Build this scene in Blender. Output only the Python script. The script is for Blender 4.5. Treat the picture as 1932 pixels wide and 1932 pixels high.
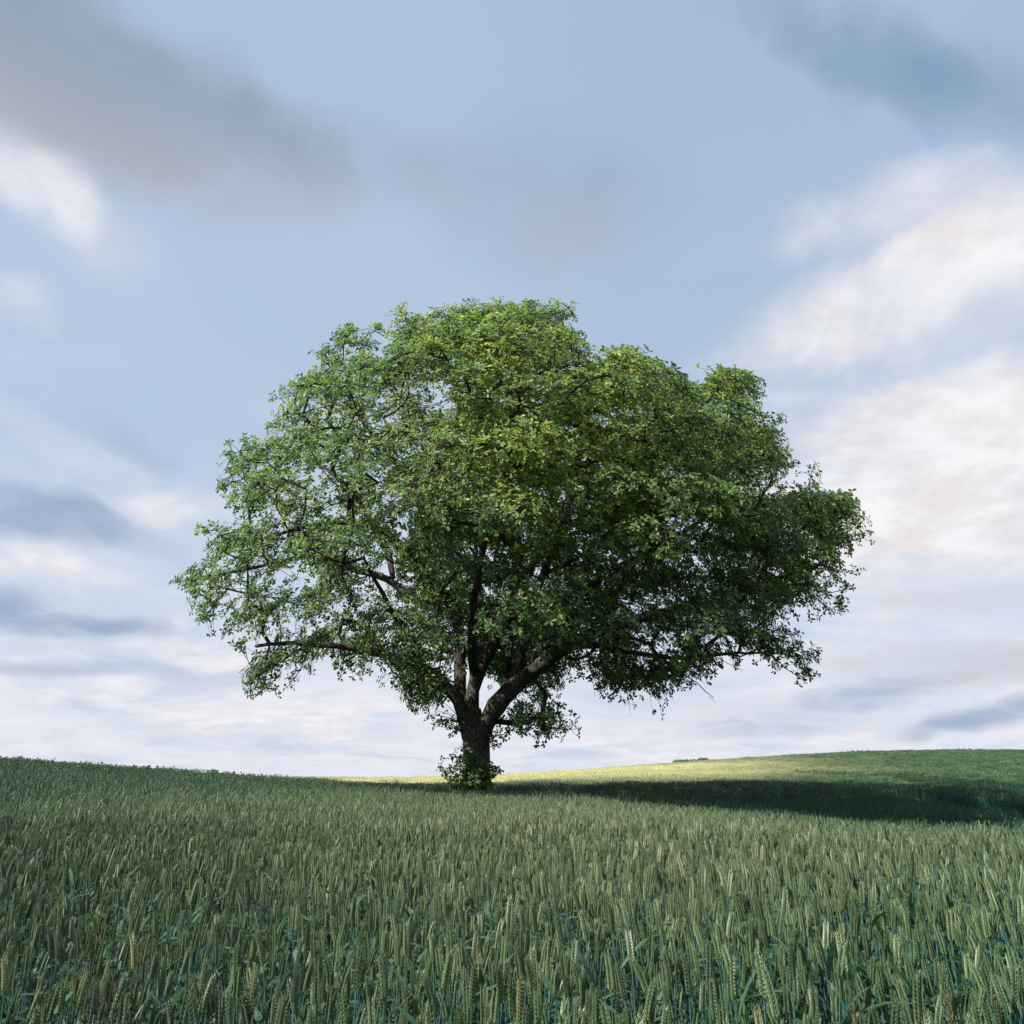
import bpy, math, random
import numpy as np
from mathutils import Vector

for o in list(bpy.data.objects):
    bpy.data.objects.remove(o, do_unlink=True)
rng = np.random.default_rng(7)
random.seed(7)
scene = bpy.context.scene
col = scene.collection
R = math.radians

# ------------------------------------------------------------------ camera
EYE = 1.32                        # camera height; wheat stands about 0.86 m
FOC = 1432.0 / 1932.0             # focal length in picture widths
PITCH = math.atan(495.0 / 1432.0)
cd = bpy.data.cameras.new('camera')
cam = bpy.data.objects.new('camera', cd)
col.objects.link(cam)
cam.location = (0, 0, EYE)
cam.rotation_euler = (math.pi / 2 + PITCH, 0, 0)
cd.sensor_width = 36
cd.sensor_height = 36
cd.lens = 36 * FOC
cd.clip_start = 0.05
cd.clip_end = 5000
scene.camera = cam
scene.render.resolution_x = scene.render.resolution_y = 1024

# ------------------------------------------------------------------ world
SUN_EL, SUN_AZ = 45.0, -122.0      # azimuth measured from +Y towards +X
world = bpy.data.worlds.new('World')
scene.world = world
world.use_nodes = True
world.cycles.sampling_method = 'MANUAL'
world.cycles.sample_map_resolution = 512


class Nodes:
    """tiny helper for node trees"""
    def __init__(self, tree):
        self.t = tree
        for n in list(tree.nodes):
            tree.nodes.remove(n)

    def new(self, typ, ins=None, **props):
        n = self.t.nodes.new(typ)
        for k, v in props.items():
            setattr(n, k, v)
        for k, v in (ins or {}).items():
            self.put(n.inputs[k], v)
        return n

    def put(self, sock, v):
        if isinstance(v, bpy.types.NodeSocket):
            self.t.links.new(v, sock)
        elif isinstance(v, bpy.types.Node):
            self.t.links.new(v.outputs[0], sock)
        else:
            if isinstance(v, (tuple, list)) and len(v) == 3 and sock.type == 'RGBA':
                v = (*v, 1.0)
            sock.default_value = v

    def m(self, op, a, b=None, c=None, clamp=False):
        n = self.new('ShaderNodeMath', operation=op, use_clamp=clamp)
        for i, v in enumerate((a, b, c)):
            if v is not None:
                self.put(n.inputs[i], v)
        return n.outputs[0]

    def mix(self, f, a, b, blend='MIX'):
        n = self.new('ShaderNodeMix', data_type='RGBA', blend_type=blend, clamp_factor=True)
        self.put(n.inputs[0], f)
        self.put(n.inputs[6], a)
        self.put(n.inputs[7], b)
        return n.outputs[2]

    def rng(self, v, a, b, c=0.0, d=1.0, smooth=True):
        n = self.new('ShaderNodeMapRange', interpolation_type='SMOOTHSTEP' if smooth else 'LINEAR')
        for i, x in enumerate((v, a, b, c, d)):
            self.put(n.inputs[i], x)
        return n.outputs[0]

    def noise(self, vec, scale, detail=4, rough=0.55, dist=0.0, dims='3D'):
        n = self.new('ShaderNodeTexNoise', noise_dimensions=dims, ins={'Scale': scale, 'Detail': detail, 'Roughness': rough, 'Distortion': dist})
        if vec is not None:
            self.put(n.inputs['Vector'], vec)
        return n

    def blob(self, vec, x, y, rx, ry, rot=0.0):
        mp = self.new('ShaderNodeMapping', {'Vector': vec, 'Location': (x, y, 0), 'Rotation': (0, 0, R(rot)), 'Scale': (rx, ry, 1)}, vector_type='TEXTURE')
        g = self.new('ShaderNodeTexGradient', {'Vector': mp}, gradient_type='SPHERICAL')
        return g.outputs['Fac']


W = Nodes(world.node_tree)
sky = W.new('ShaderNodeTexSky', sky_type='NISHITA', sun_disc=False, sun_elevation=R(SUN_EL), sun_rotation=R(SUN_AZ), air_density=1.0, dust_density=1.2, ozone_density=1.6)
tc = W.new('ShaderNodeTexCoord')
dirv = W.new('ShaderNodeVectorMath', {0: tc.outputs['Generated']}, operation='NORMALIZE').outputs[0]
sx = W.new('ShaderNodeSeparateXYZ', {0: dirv})
dx, dy, dz = sx.outputs
elr = W.m('ARCSINE', dz)
az = W.m('MULTIPLY', W.m('ARCTAN2', dx, dy), 180 / math.pi)
el = W.m('MULTIPLY', elr, 180 / math.pi)
zc = W.m('MAXIMUM', dz, 0.0)
den = W.m('ADD', zc, 0.16)
flat = W.new('ShaderNodeCombineXYZ', {0: W.m('DIVIDE', dx, den), 1: W.m('DIVIDE', dy, den), 2: 0.0}).outputs[0]
n_big = W.noise(flat, 0.9, 3, 0.55, 0.0, '2D')
n_mid = W.noise(flat, 2.3, 6, 0.58, 0.3, '2D')
n_fin = W.noise(flat, 6.0, 4, 0.6, 0.0, '2D')
ae = W.new('ShaderNodeCombineXYZ', {0: az, 1: el, 2: 1.0}).outputs[0]
# wind-torn edges: the clouds' azimuth / elevation are displaced by noise
warp = W.new('ShaderNodeVectorMath', {0: W.noise(ae, 0.09, 3, 0.5, 0.0, '2D').outputs['Color'], 1: (0.5, 0.5, 0.5)}, operation='SUBTRACT')
warp = W.new('ShaderNodeVectorMath', {0: warp.outputs[0], 1: (9.0, 4.0, 0)}, operation='MULTIPLY')
aew = W.new('ShaderNodeVectorMath', {0: ae, 1: warp.outputs[0]}, operation='ADD').outputs[0]


def cloud_mask(blobs, top=0.95):
    tot = None
    for (x, y, rx, ry, rot, s) in blobs:
        c_, s_ = math.cos(R(rot)), math.sin(R(rot))
        a_, b_ = rx * 0.84, ry * 0.84
        u = W.new('ShaderNodeVectorMath', {0: aew, 1: (c_ / a_, s_ / a_, -(c_ * x + s_ * y) / a_)}, operation='DOT_PRODUCT').outputs['Value']
        v = W.new('ShaderNodeVectorMath', {0: aew, 1: (-s_ / b_, c_ / b_, -(c_ * y - s_ * x) / b_)}, operation='DOT_PRODUCT').outputs['Value']
        q = W.m('SUBTRACT', 1.0, W.m('MULTIPLY_ADD', u, u, W.m('MULTIPLY', v, v)), clamp=True)
        tot = W.m('MULTIPLY_ADD', q, s, 0.0 if tot is None else tot)
    # billowed, frayed edges: cloud-plane noise eats into the rim
    tot = W.m('MULTIPLY_ADD', W.m('MULTIPLY', W.m('SUBTRACT', n_mid.outputs['Fac'], 0.5), 1.9), W.m('MINIMUM', W.m('MULTIPLY', tot, 2.2), 0.55), tot)
    return W.rng(tot, 0.02, top)


S = 10.0                          # 1 / background strength
def rad(r, g, b):
    k = S / 2 ** 0.80              # as seen at the exposure set below
    return (r * k, g * k, b * k, 1.0)
# thin high veil, thicker (longer path) towards the horizon
path = W.m('SUBTRACT', 1.0, W.m('EXPONENT', W.m('DIVIDE', -0.31, W.m('ADD', zc, 0.03))))
veil = W.m('MULTIPLY', path, W.rng(n_big.outputs['Fac'], 0.25, 0.75, 0.75, 1.1), clamp=True)
base = W.mix(0.75, sky, rad(0.245, 0.400, 0.620))
c0 = W.mix(veil, base, rad(0.71, 0.74, 0.82))
# broken bright patches of the veil near the horizon
c0 = W.mix(W.m('MULTIPLY', W.rng(n_mid.outputs['Fac'], 0.45, 0.72), W.rng(zc, 0.55, 0.05, 0.0, 0.6)), c0, rad(0.82, 0.80, 0.83))
c0 = W.mix(W.m('MULTIPLY', W.rng(n_mid.outputs['Fac'], 0.46, 0.28), W.rng(zc, 0.45, 0.03, 0.0, 0.35)), c0, rad(0.45, 0.52, 0.68))
# lit clouds
lit = cloud_mask([(-40, 36.3, 9, 4.2, -12, .75), (-33, 34.0, 12, 4.5, -8, .35), (-37, 28.6, 6, 2.3, 0, .75), (-25, 17.8, 8, 2.4, 4, .9), (-33, 12.6, 8, 1.5, 0, .8),
                  (18, 42.0, 8, 3.0, -8, .35), (20, 37.0, 12, 4.0, 0, .4), (33, 35.5, 13, 4.5, -4, .6), (26, 30.8, 17, 4.0, 8, .9), (37, 31, 17, 5, 6, .8),
                  (27, 22.8, 8, 4.0, 0, .7), (35, 21, 12, 7, 0, .95), (27, 15.5, 18, 8, 0, 1.0), (12, 2.2, 22, 1.4, 0, .5), (-20, 4.2, 24, 2.2, 0, .8), (-26, 8.0, 14, 1.5, 0, .8), (24, 8.0, 12, 3.0, 0, .45), (36, 23, 24, 13, 0, .45), (20, 24, 20, 8, 0, .3)], 1.25)
lit = W.m('MULTIPLY', lit, W.rng(n_mid.outputs['Fac'], 0.22, 0.58, 0.50, 1.0))
c1 = W.mix(lit, c0, W.mix(W.rng(n_fin.outputs['Fac'], 0.3, 0.7), rad(0.74, 0.71, 0.735), rad(0.86, 0.85, 0.875)))
# grey undersides
grey = cloud_mask([(-46, 44.5, 20, 10, 0, .9), (-36, 43, 19, 8.5, 4, .75), (-27, 41.2, 19, 8.0, 0, .65), (-17, 42.0, 15, 7.2, 10, .45), (3, 43.0, 19, 9, -5, .5), (9, 38, 15, 7, 0, .3),
                   (30, 6.5, 14, 2.2, -4, .5), (32, 10.0, 10, 2.0, -6, .4), (18, 4.0, 12, 1.5, 0, .35)], 1.25)
grey = W.m('MULTIPLY', grey, W.rng(n_mid.outputs['Fac'], 0.2, 0.6, 0.65, 1.0))
c2 = W.mix(grey, c1, W.mix(W.rng(el, 45, 37), rad(0.275, 0.345, 0.44), rad(0.395, 0.415, 0.485)))
c2 = W.mix(W.m('MULTIPLY', W.rng(el, 18, 8), W.m('MULTIPLY', grey, 0.55)), c2, rad(0.62, 0.58, 0.65))
# blue shadowed clouds
blue = cloud_mask([(23, 51, 15, 5.0, -25, .55), (31, 46.5, 12, 4.5, -35, .65), (37, 42.0, 12, 4.5, -30, .4), (48, 44, 22, 12, 0, .25), (-35, 16.0, 9, 2.8, -10, .95), (-28.5, 15.2, 7, 1.8, -14, .55), (-28.5, 21.6, 8, 2.0, -12, .45),
                   (-34.5, 9.9, 8, 2.2, 0, .95), (-29, 9.3, 5, 1.3, 0, .6), (-26, 6.3, 15, 1.2, 0, .55), (-20, 23.5, 8, 1.8, 0, .25), (24, 5.2, 8, 1.3, 6, .7), (31, 3.4, 8, 1.5, 5, .8), (17, 3.0, 8, .9, 0, .5), (9, 5.2, 8, 1.2, -4, .35)], 1.15)
blue = W.m('MULTIPLY', blue, W.rng(n_mid.outputs['Fac'], 0.22, 0.58, 0.5, 0.9))
c3 = W.mix(blue, c2, W.mix(W.rng(el, 40, 14), rad(0.205, 0.315, 0.465), rad(0.29, 0.37, 0.54)))
bg = W.new('ShaderNodeBackground', {'Color': c3, 'Strength': 1.0 / S})
wo = W.new('ShaderNodeOutputWorld', {'Surface': bg})

# ------------------------------------------------------------------ sun
sl = bpy.data.lights.new('sun', 'SUN')
sl.energy = 5.0
sl.angle = R(0.55)
sl.color = (1.0, 0.945, 0.84)
sun = bpy.data.objects.new('sun', sl)
col.objects.link(sun)
sd = Vector((math.sin(R(SUN_AZ)) * math.cos(R(SUN_EL)), math.cos(R(SUN_AZ)) * math.cos(R(SUN_EL)), math.sin(R(SUN_EL))))
sun.rotation_euler = sd.to_track_quat('Z', 'Y').to_euler()
sun.location = sd * 60

vs = scene.view_settings
vs.view_transform = 'Standard'
vs.look = 'None'
vs.exposure = 0.92
vs.gamma = 1.0
vs.use_curve_mapping = False


# ------------------------------------------------------------------ helpers
def tag(o, label=None, cat=None, group=None, kind=None):
    for k, v in (('label', label), ('category', cat), ('group', group), ('kind', kind)):
        if v:
            o[k] = v
    return o


def obj(name, me, parent=None):
    o = bpy.data.objects.new(name, me)
    col.objects.link(o)
    if parent is not None:
        o.parent = parent
    return o


def empty(name, loc=(0, 0, 0)):
    o = bpy.data.objects.new(name, None)
    o.empty_display_size = 0.1
    col.objects.link(o)
    o.location = loc
    return o


def mesh_np(name, verts, faces, mats, smooth=True, mat_idx=None, attrs=None):
    """faces: list of int arrays (n,3) or (n,4); verts (n,3)"""
    me = bpy.data.meshes.new(name)
    verts = np.asarray(verts, np.float32)
    me.vertices.add(len(verts))
    me.vertices.foreach_set('co', verts.ravel())
    loops = np.concatenate([np.asarray(f, np.int32).ravel() for f in faces])
    sizes = np.concatenate([np.full(len(f), np.asarray(f).shape[1], np.int32) for f in faces])
    me.loops.add(len(loops))
    me.loops.foreach_set('vertex_index', loops)
    me.polygons.add(len(sizes))
    me.polygons.foreach_set('loop_start', np.concatenate([[0], np.cumsum(sizes)[:-1]]).astype(np.int32))
    me.update(calc_edges=True)
    me.polygons.foreach_set('use_smooth', np.full(len(sizes), smooth))
    for m in mats:
        me.materials.append(m)
    if mat_idx is not None:
        me.polygons.foreach_set('material_index', np.asarray(mat_idx, np.int32))
    for k, (dom, arr) in (attrs or {}).items():
        a = me.attributes.new(k, 'FLOAT', dom)
        a.data.foreach_set('value', np.asarray(arr, np.float32))
    me.validate()
    return me


def norm(v):
    return v / np.maximum(np.linalg.norm(v, axis=-1, keepdims=True), 1e-9)


def sm(a, b, t):
    u = np.clip((t - a) / (b - a), 0, 1)
    return u * u * (3 - 2 * u)


class Geo:
    """collects pieces of geometry for one mesh"""
    def __init__(self):
        self.v, self.q, self.t, self.n = [], [], [], 0

    def add(self, v, quads=None, tris=None):
        if quads is not None and len(quads):
            self.q.append(np.asarray(quads) + self.n)
        if tris is not None and len(tris):
            self.t.append(np.asarray(tris) + self.n)
        self.v.append(np.asarray(v, float))
        self.n += len(v)

    def tube(self, pts, rad_, sides, cap=True):
        pts = np.asarray(pts, float)
        rad_ = np.asarray(rad_, float)
        n = len(pts)
        tg = norm(np.gradient(pts, axis=0))
        ref = np.array([1.0, 0.1, 0.0]) if abs(tg[0][2]) > 0.8 else np.array([0, 0, 1.0])
        rings = []
        a = np.arange(sides) * 2 * np.pi / sides
        for i in range(n):
            u = norm(np.cross(tg[i], ref))
            w = np.cross(tg[i], u)
            ref = -np.cross(tg[i], u) if False else np.cross(u, tg[i])
            rings.append(pts[i] + rad_[i] * (np.cos(a)[:, None] * u + np.sin(a)[:, None] * w))
        v = np.concatenate(rings)
        i, j = np.meshgrid(np.arange(n - 1), np.arange(sides), indexing='ij')
        i, j = i.ravel(), j.ravel()
        k = (j + 1) % sides
        quads = np.stack([i * sides + j, i * sides + k, (i + 1) * sides + k, (i + 1) * sides + j], 1)
        tris = None
        if cap:
            v = np.concatenate([v, pts[-1:] + tg[-1:] * rad_[-1]])
            jj = np.arange(sides)
            tris = np.stack([(n - 1) * sides + jj, (n - 1) * sides + (jj + 1) % sides, np.full(sides, n * sides)], 1)
        self.add(v, quads, tris)

    def mesh(self, name, mats, smooth=True):
        fs = []
        if self.q:
            fs.append(np.concatenate(self.q))
        if self.t:
            fs.append(np.concatenate(self.t))
        return mesh_np(name, np.concatenate(self.v), fs, mats, smooth)


# ------------------------------------------------------------------ materials
def material(name):
    m = bpy.data.materials.new(name)
    m.use_nodes = True
    return m, Nodes(m.node_tree)


def leafy(name, colour_fn, translucent, rough=0.45, spec=0.35, tfac=0.35):
    m, N = material(name)
    c = colour_fn(N)
    p = N.new('ShaderNodeBsdfPrincipled', {'Base Color': c, 'Roughness': rough, 'Specular IOR Level': spec})
    t = N.new('ShaderNodeBsdfTranslucent', {'Color': N.mix(1.0, c, translucent, 'MULTIPLY')})
    x = N.new('ShaderNodeMixShader', {0: tfac, 1: p, 2: t})
    N.new('ShaderNodeOutputMaterial', {'Surface': x})
    return m


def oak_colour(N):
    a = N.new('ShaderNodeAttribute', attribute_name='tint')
    y = N.new('ShaderNodeAttribute', attribute_name='young_lit')
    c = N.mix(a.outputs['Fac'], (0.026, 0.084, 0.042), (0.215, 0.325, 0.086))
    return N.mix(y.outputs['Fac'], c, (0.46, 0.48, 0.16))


M = {}
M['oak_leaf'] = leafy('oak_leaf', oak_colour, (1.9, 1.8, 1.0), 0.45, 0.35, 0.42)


def elder_colour(N):
    a = N.new('ShaderNodeAttribute', attribute_name='tint')
    return N.mix(a.outputs['Fac'], (0.045, 0.11, 0.035), (0.14, 0.22, 0.07))


M['elder_leaf'] = leafy('elder_leaf', elder_colour, (1.8, 1.8, 1.2), 0.5, 0.3, 0.3)


def hedge_colour(N):
    a = N.new('ShaderNodeAttribute', attribute_name='tint')
    return N.mix(a.outputs['Fac'], (0.02, 0.055, 0.03), (0.05, 0.10, 0.04))


M['hedge_leaf'] = leafy('hedge_leaf', hedge_colour, (1.5, 1.5, 1.0), 0.6, 0.2, 0.25)


def bark(name, dark, light, green):
    m, N = material(name)
    tcn = N.new('ShaderNodeTexCoord')
    mp = N.new('ShaderNodeMapping', {'Vector': tcn.outputs['Object'], 'Scale': (1, 1, 0.22)})
    v = N.new('ShaderNodeTexVoronoi', {'Vector': mp, 'Scale': 17.0}, feature='DISTANCE_TO_EDGE')
    n1 = N.noise(mp, 9.0, 6, 0.65)
    n2 = N.noise(tcn.outputs['Object'], 1.1, 4, 0.6)
    crack = N.rng(N.m('ADD', v.outputs['Distance'], N.m('MULTIPLY', n1.outputs['Fac'], 0.12)), 0.03, 0.22)
    c = N.mix(crack, dark, light)
    c = N.mix(N.m('MULTIPLY', N.rng(n2.outputs['Fac'], 0.45, 0.7), 0.7), c, green)
    b = N.new('ShaderNodeBump', {'Strength': 0.9, 'Distance': 0.05, 'Height': N.m('ADD', crack, N.m('MULTIPLY', n1.outputs['Fac'], 0.5))})
    p = N.new('ShaderNodeBsdfPrincipled', {'Base Color': c, 'Roughness': 0.9, 'Specular IOR Level': 0.15, 'Normal': b.outputs[0]})
    N.new('ShaderNodeOutputMaterial', {'Surface': p})
    return m


M['bark'] = bark('oak_bark', (0.024, 0.022, 0.018), (0.098, 0.088, 0.075), (0.055, 0.064, 0.036))
M['dead_wood'] = bark('dead_wood', (0.08, 0.06, 0.05), (0.24, 0.19, 0.16), (0.16, 0.13, 0.11))


def field_ripe_lit(N):
    """0..1: riper crop, plus sunlight painted into its colour"""
    g = N.new('ShaderNodeNewGeometry')
    n = N.noise(g.outputs['Position'], 0.055, 3, 0.5)
    warp_ = N.new('ShaderNodeVectorMath', {0: g.outputs['Position'], 1: N.new('ShaderNodeVectorMath', {0: N.new('ShaderNodeVectorMath', {0: n.outputs['Color'], 1: (.5, .5, .5)}, operation='SUBTRACT').outputs[0], 1: (26, 26, 0)}, operation='MULTIPLY').outputs[0]}, operation='ADD')
    warp_ = N.new('ShaderNodeVectorMath', {0: warp_.outputs[0], 1: (1, 1, 0)}, operation='MULTIPLY')
    b = N.rng(N.blob(warp_.outputs[0], -4, 72, 40, 38), 0.0, 0.7)  # riper wheat behind the oak, its sunlit brightness painted in
    b2 = N.rng(N.blob(warp_.outputs[0], -1, 12, 10, 12), 0.0, 0.8)  # sunlit middle of the near crop, painted as a yellower colour
    f = N.noise(g.outputs['Position'], 0.6, 4, 0.6)
    return N.m('ADD', N.m('MULTIPLY', b, N.rng(f.outputs['Fac'], 0.3, 0.7, 0.7, 1.0)), N.m('MULTIPLY', b2, 0.14)), f


def ear_colour(N):
    ripe_lit, f = field_ripe_lit(N)
    oi = N.new('ShaderNodeObjectInfo')
    gi_ = N.new('ShaderNodeNewGeometry')          # spikelets differ in shade
    c = N.mix(N.m('MULTIPLY_ADD', N.m('POWER', gi_.outputs['Random Per Island'], 2.0), 0.5, N.m('MULTIPLY', oi.outputs['Random'], 0.5)), (0.008, 0.046, 0.028), (0.112, 0.184, 0.074))
    c = N.mix(N.rng(oi.outputs['Random'], 0.975, 1.0), c, (0.20, 0.22, 0.10))
    return N.mix(ripe_lit, c, (0.66, 0.62, 0.32))


def stem_colour(N):
    ripe_lit, f = field_ripe_lit(N)
    oi = N.new('ShaderNodeObjectInfo')
    c = N.mix(oi.outputs['Random'], (0.012, 0.078, 0.086), (0.030, 0.125, 0.130))
    return N.mix(ripe_lit, c, (0.45, 0.43, 0.20))


def blade_colour(N):
    ripe_lit, f = field_ripe_lit(N)
    oi = N.new('ShaderNodeObjectInfo')
    c = N.mix(oi.outputs['Random'], (0.009, 0.052, 0.036), (0.026, 0.092, 0.056))
    return N.mix(ripe_lit, c, (0.52, 0.50, 0.25))


M['ear'] = leafy('wheat_ear', ear_colour, (1.2, 1.2, 0.9), 0.45, 0.45, 0.15)
M['stem'] = leafy('wheat_stem', stem_colour, (1.2, 1.2, 1.0), 0.4, 0.4, 0.12)
M['blade'] = leafy('wheat_blade', blade_colour, (1.7, 1.8, 1.1), 0.5, 0.22, 0.32)


def plain(name, c, rough=0.7, tr=None):
    return leafy(name, lambda N: N.mix(N.noise(N.new('ShaderNodeTexCoord').outputs['Object'], 40.0).outputs['Fac'], tuple(x * 0.7 for x in c), tuple(x * 1.3 for x in c)), tr or (1, 1, 1), rough, 0.25, 0.2)


M['yellow_tip'] = plain('yellowed_blade', (0.45, 0.30, 0.05))
M['weed_dark'] = plain('weed_grass', (0.035, 0.042, 0.020))
M['weed_head'] = plain('weed_grass_head', (0.050, 0.055, 0.022))
M['petal'] = plain('poppy_petal', (0.15, 0.075, 0.04))
M['umbel'] = plain('elder_flower', (0.72, 0.70, 0.50))

m, N = material('field_soil')
tcn = N.new('ShaderNodeTexCoord')
n1 = N.noise(tcn.outputs['Object'], 3.0, 8, 0.65)
n2 = N.noise(tcn.outputs['Object'], 0.08, 4, 0.6)
c = N.mix(n1.outputs['Fac'], (0.016, 0.022, 0.012), (0.034, 0.044, 0.024))
c = N.mix(N.rng(n2.outputs['Fac'], 0.35, 0.65, 0.1, 0.5), c, (0.045, 0.075, 0.025))
b = N.new('ShaderNodeBump', {'Strength': 0.8, 'Distance': 0.06, 'Height': n1.outputs['Fac']})
N.new('ShaderNodeOutputMaterial', {'Surface': N.new('ShaderNodeBsdfPrincipled', {'Base Color': c, 'Roughness': 0.95, 'Specular IOR Level': 0.1, 'Normal': b.outputs[0]})})
M['soil'] = m


# ------------------------------------------------------------------ ground
def gh(x, y):
    """height of the ground: near field rising to a brow on one side, a dip, the far hill on the other"""
    x = np.asarray(x, float)
    y = np.asarray(y, float)
    left = 0.066 * (np.logaddexp(0, (-x - 3.0) / 1.5) * 1.5)
    z = left * sm(2, 14, y) * sm(56, 30, y)
    z = z - 0.55 * np.exp(-((y - 50) / 13) ** 2) * sm(4, -12, x)
    z = z + 0.15 * sm(50, 85, y) + 2.75 * sm(-14, 46, x) * sm(22, 88, y)
    z = z - 0.0042 * np.maximum(0, y - 88) ** 2
    z = z - 0.95 * np.exp(-((x - 12.5) / 7.0) ** 2 - ((y - 17) / 8) ** 2)
    return np.maximum(z, -22.0)


def proj(x, y, z):
    cp, sp = math.cos(PITCH), math.sin(PITCH)
    zz = z - EYE
    Z = y * cp + zz * sp
    Y = -y * sp + zz * cp
    return 966 + 1432 * x / Z, 966 - 1432 * Y / Z


def at(px, py, y):
    """point at forward distance y that is seen in direction (px, py) of the photograph (1932 px wide)"""
    cp, sp = math.cos(PITCH), math.sin(PITCH)
    X, Y = (px - 966) / 1432, (966 - py) / 1432
    d = np.array([X, cp - Y * sp, sp + Y * cp])
    return d * (y / d[1]) + np.array([0, 0, EYE])


gx = np.concatenate([-np.geomspace(2500, 60, 24), np.linspace(-56, 80, 120), np.geomspace(84, 2500, 24)])
gy = np.concatenate([-np.geomspace(2500, 20, 14), np.linspace(-15, 130, 130), np.geomspace(134, 2500, 22)])
GX, GY = np.meshgrid(gx, gy)
GZ = gh(GX, GY)
nx, ny = len(gx), len(gy)
I, J = np.meshgrid(np.arange(ny - 1), np.arange(nx - 1), indexing='ij')
I, J = I.ravel(), J.ravel()
quads = np.stack([I * nx + J, I * nx + J + 1, (I + 1) * nx + J + 1, (I + 1) * nx + J], 1)
ground = obj('ground', mesh_np('ground', np.stack([GX, GY, GZ], -1).reshape(-1, 3), [quads], [M['soil']]))
tag(ground, 'dark soil of the rolling field under the wheat', 'field', kind='structure')

# ------------------------------------------------------------------ oak tree
TY = 25.0
TX = float(at(896, 1487, TY)[0])
TZ = float(gh(TX, TY))


def leaf_mesh(name, base, d, nrm, L, Wd, tint, young_lit, mat):
    """folded lobed leaves: one six-vertex blade each"""
    n = len(base)
    s = norm(np.cross(d, nrm))
    nn = np.cross(s, d)
    L = L[:, None]
    Wd = Wd[:, None]
    v = np.empty((n, 6, 3))
    v[:, 0] = base
    v[:, 1] = base + d * L * 0.40 + s * Wd * 0.38 + nn * Wd * 0.16
    v[:, 2] = base + d * L * 0.76 + s * Wd * 0.50 + nn * Wd * 0.10 - nn * L * 0.05
    v[:, 3] = base + d * L - nn * L * 0.14
    v[:, 4] = base + d * L * 0.76 - s * Wd * 0.50 + nn * Wd * 0.10 - nn * L * 0.05
    v[:, 5] = base + d * L * 0.40 - s * Wd * 0.38 + nn * Wd * 0.16
    o = (np.arange(n) * 6)[:, None]
    q = np.concatenate([o + np.array([0, 3, 2, 1]), o + np.array([0, 5, 4, 3])], 1).reshape(-1, 4)
    return mesh_np(name, v.reshape(-1, 3), [q], [mat], smooth=False,
                   attrs={'tint': ('FACE', np.repeat(tint, 2)), 'young_lit': ('FACE', np.repeat(young_lit, 2))})


def rosettes(pos, axis, k, L0, W0, tint, young_lit, spread=(0.1, 0.55)):
    """k leaves fanned about each shoot tip; returns leaf arrays"""
    n = len(pos)
    r = rng
    ph = (np.arange(k)[None, :] + r.random((n, 1)) + 0.35 * r.standard_normal((n, k))) * 2 * np.pi / k
    ref = np.where(np.abs(axis[:, 2:3]) > 0.9, np.array([[1.0, 0, 0]]), np.array([[0, 0, 1.0]]))
    u = norm(np.cross(axis, ref))
    w = np.cross(axis, u)
    rd = np.cos(ph)[..., None] * u[:, None] + np.sin(ph)[..., None] * w[:, None]
    lift = r.uniform(spread[0], spread[1], (n, k))[..., None]
    d = norm(rd + axis[:, None] * lift + 0.18 * r.standard_normal((n, k, 3)) - np.array([0, 0, 0.12]))
    nr = norm(axis[:, None] - rd * lift * 0.8 + 0.24 * r.standard_normal((n, k, 3)))
    L = L0 * r.uniform(0.65, 1.2, (n, k))
    base = pos[:, None] + rd * 0.01 + axis[:, None] * (r.uniform(-0.08, 0.02, (n, k))[..., None])
    tt = np.clip(tint[:, None] + 0.18 * r.standard_normal((n, k)), 0, 1)
    yy = np.clip(young_lit[:, None] * r.uniform(0.3, 1.2, (n, k)), 0, 1)
    f = lambda a: a.reshape(n * k, -1) if a.ndim == 3 else a.reshape(-1)
    return f(base), f(d), f(nr), f(L), f(L * W0 * r.uniform(0.85, 1.15, (n, k))), f(tt), f(yy)


# outline of the crown, from the photograph (1932 px wide), taken to the plane of the trunk
OUT = [(340, 1088), (372, 1068), (405, 1000), (438, 985), (424, 905), (430, 858), (470, 826), (516, 838), (516, 790), (532, 735), (596, 702), (610, 656), (652, 620), (742, 622), (752, 594), (800, 596), (880, 574),
       (938, 580), (1000, 574), (1066, 580), (1086, 640), (1122, 684), (1165, 664), (1216, 656), (1262, 694), (1330, 742), (1362, 698), (1424, 708), (1428, 740), (1410, 786), (1468, 802), (1477, 850), (1474, 908),
       (1524, 904), (1606, 938), (1633, 1012), (1612, 1098), (1585, 1152), (1500, 1166), (1538, 1244), (1512, 1278), (1440, 1236), (1372, 1248), (1246, 1306), (1192, 1308), (1116, 1296), (1072, 1262), (1040, 1330),
       (1078, 1390), (1050, 1402), (960, 1368), (940, 1360), (952, 1325), (972, 1305), (955, 1288), (925, 1280), (905, 1258), (880, 1262), (850, 1250), (846, 1310), (850, 1372), (822, 1372), (782, 1334), (752, 1288), (700, 1258), (640, 1268), (560, 1276),
       (500, 1302), (468, 1300), (450, 1226), (474, 1200), (384, 1166), (356, 1110)]
OUT = np.array(OUT, float)


def inside(px, py, poly=OUT):
    px = np.asarray(px, float)
    py = np.asarray(py, float)
    r = np.zeros(px.shape, bool)
    x0, y0 = poly[-1]
    for x1, y1 in poly:
        cnd = ((y1 > py) != (y0 > py)) & (px < (x0 - x1) * (py - y1) / (y0 - y1 + 1e-9) + x1)
        r ^= cnd
        x0, y0 = x1, y1
    return r


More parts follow.
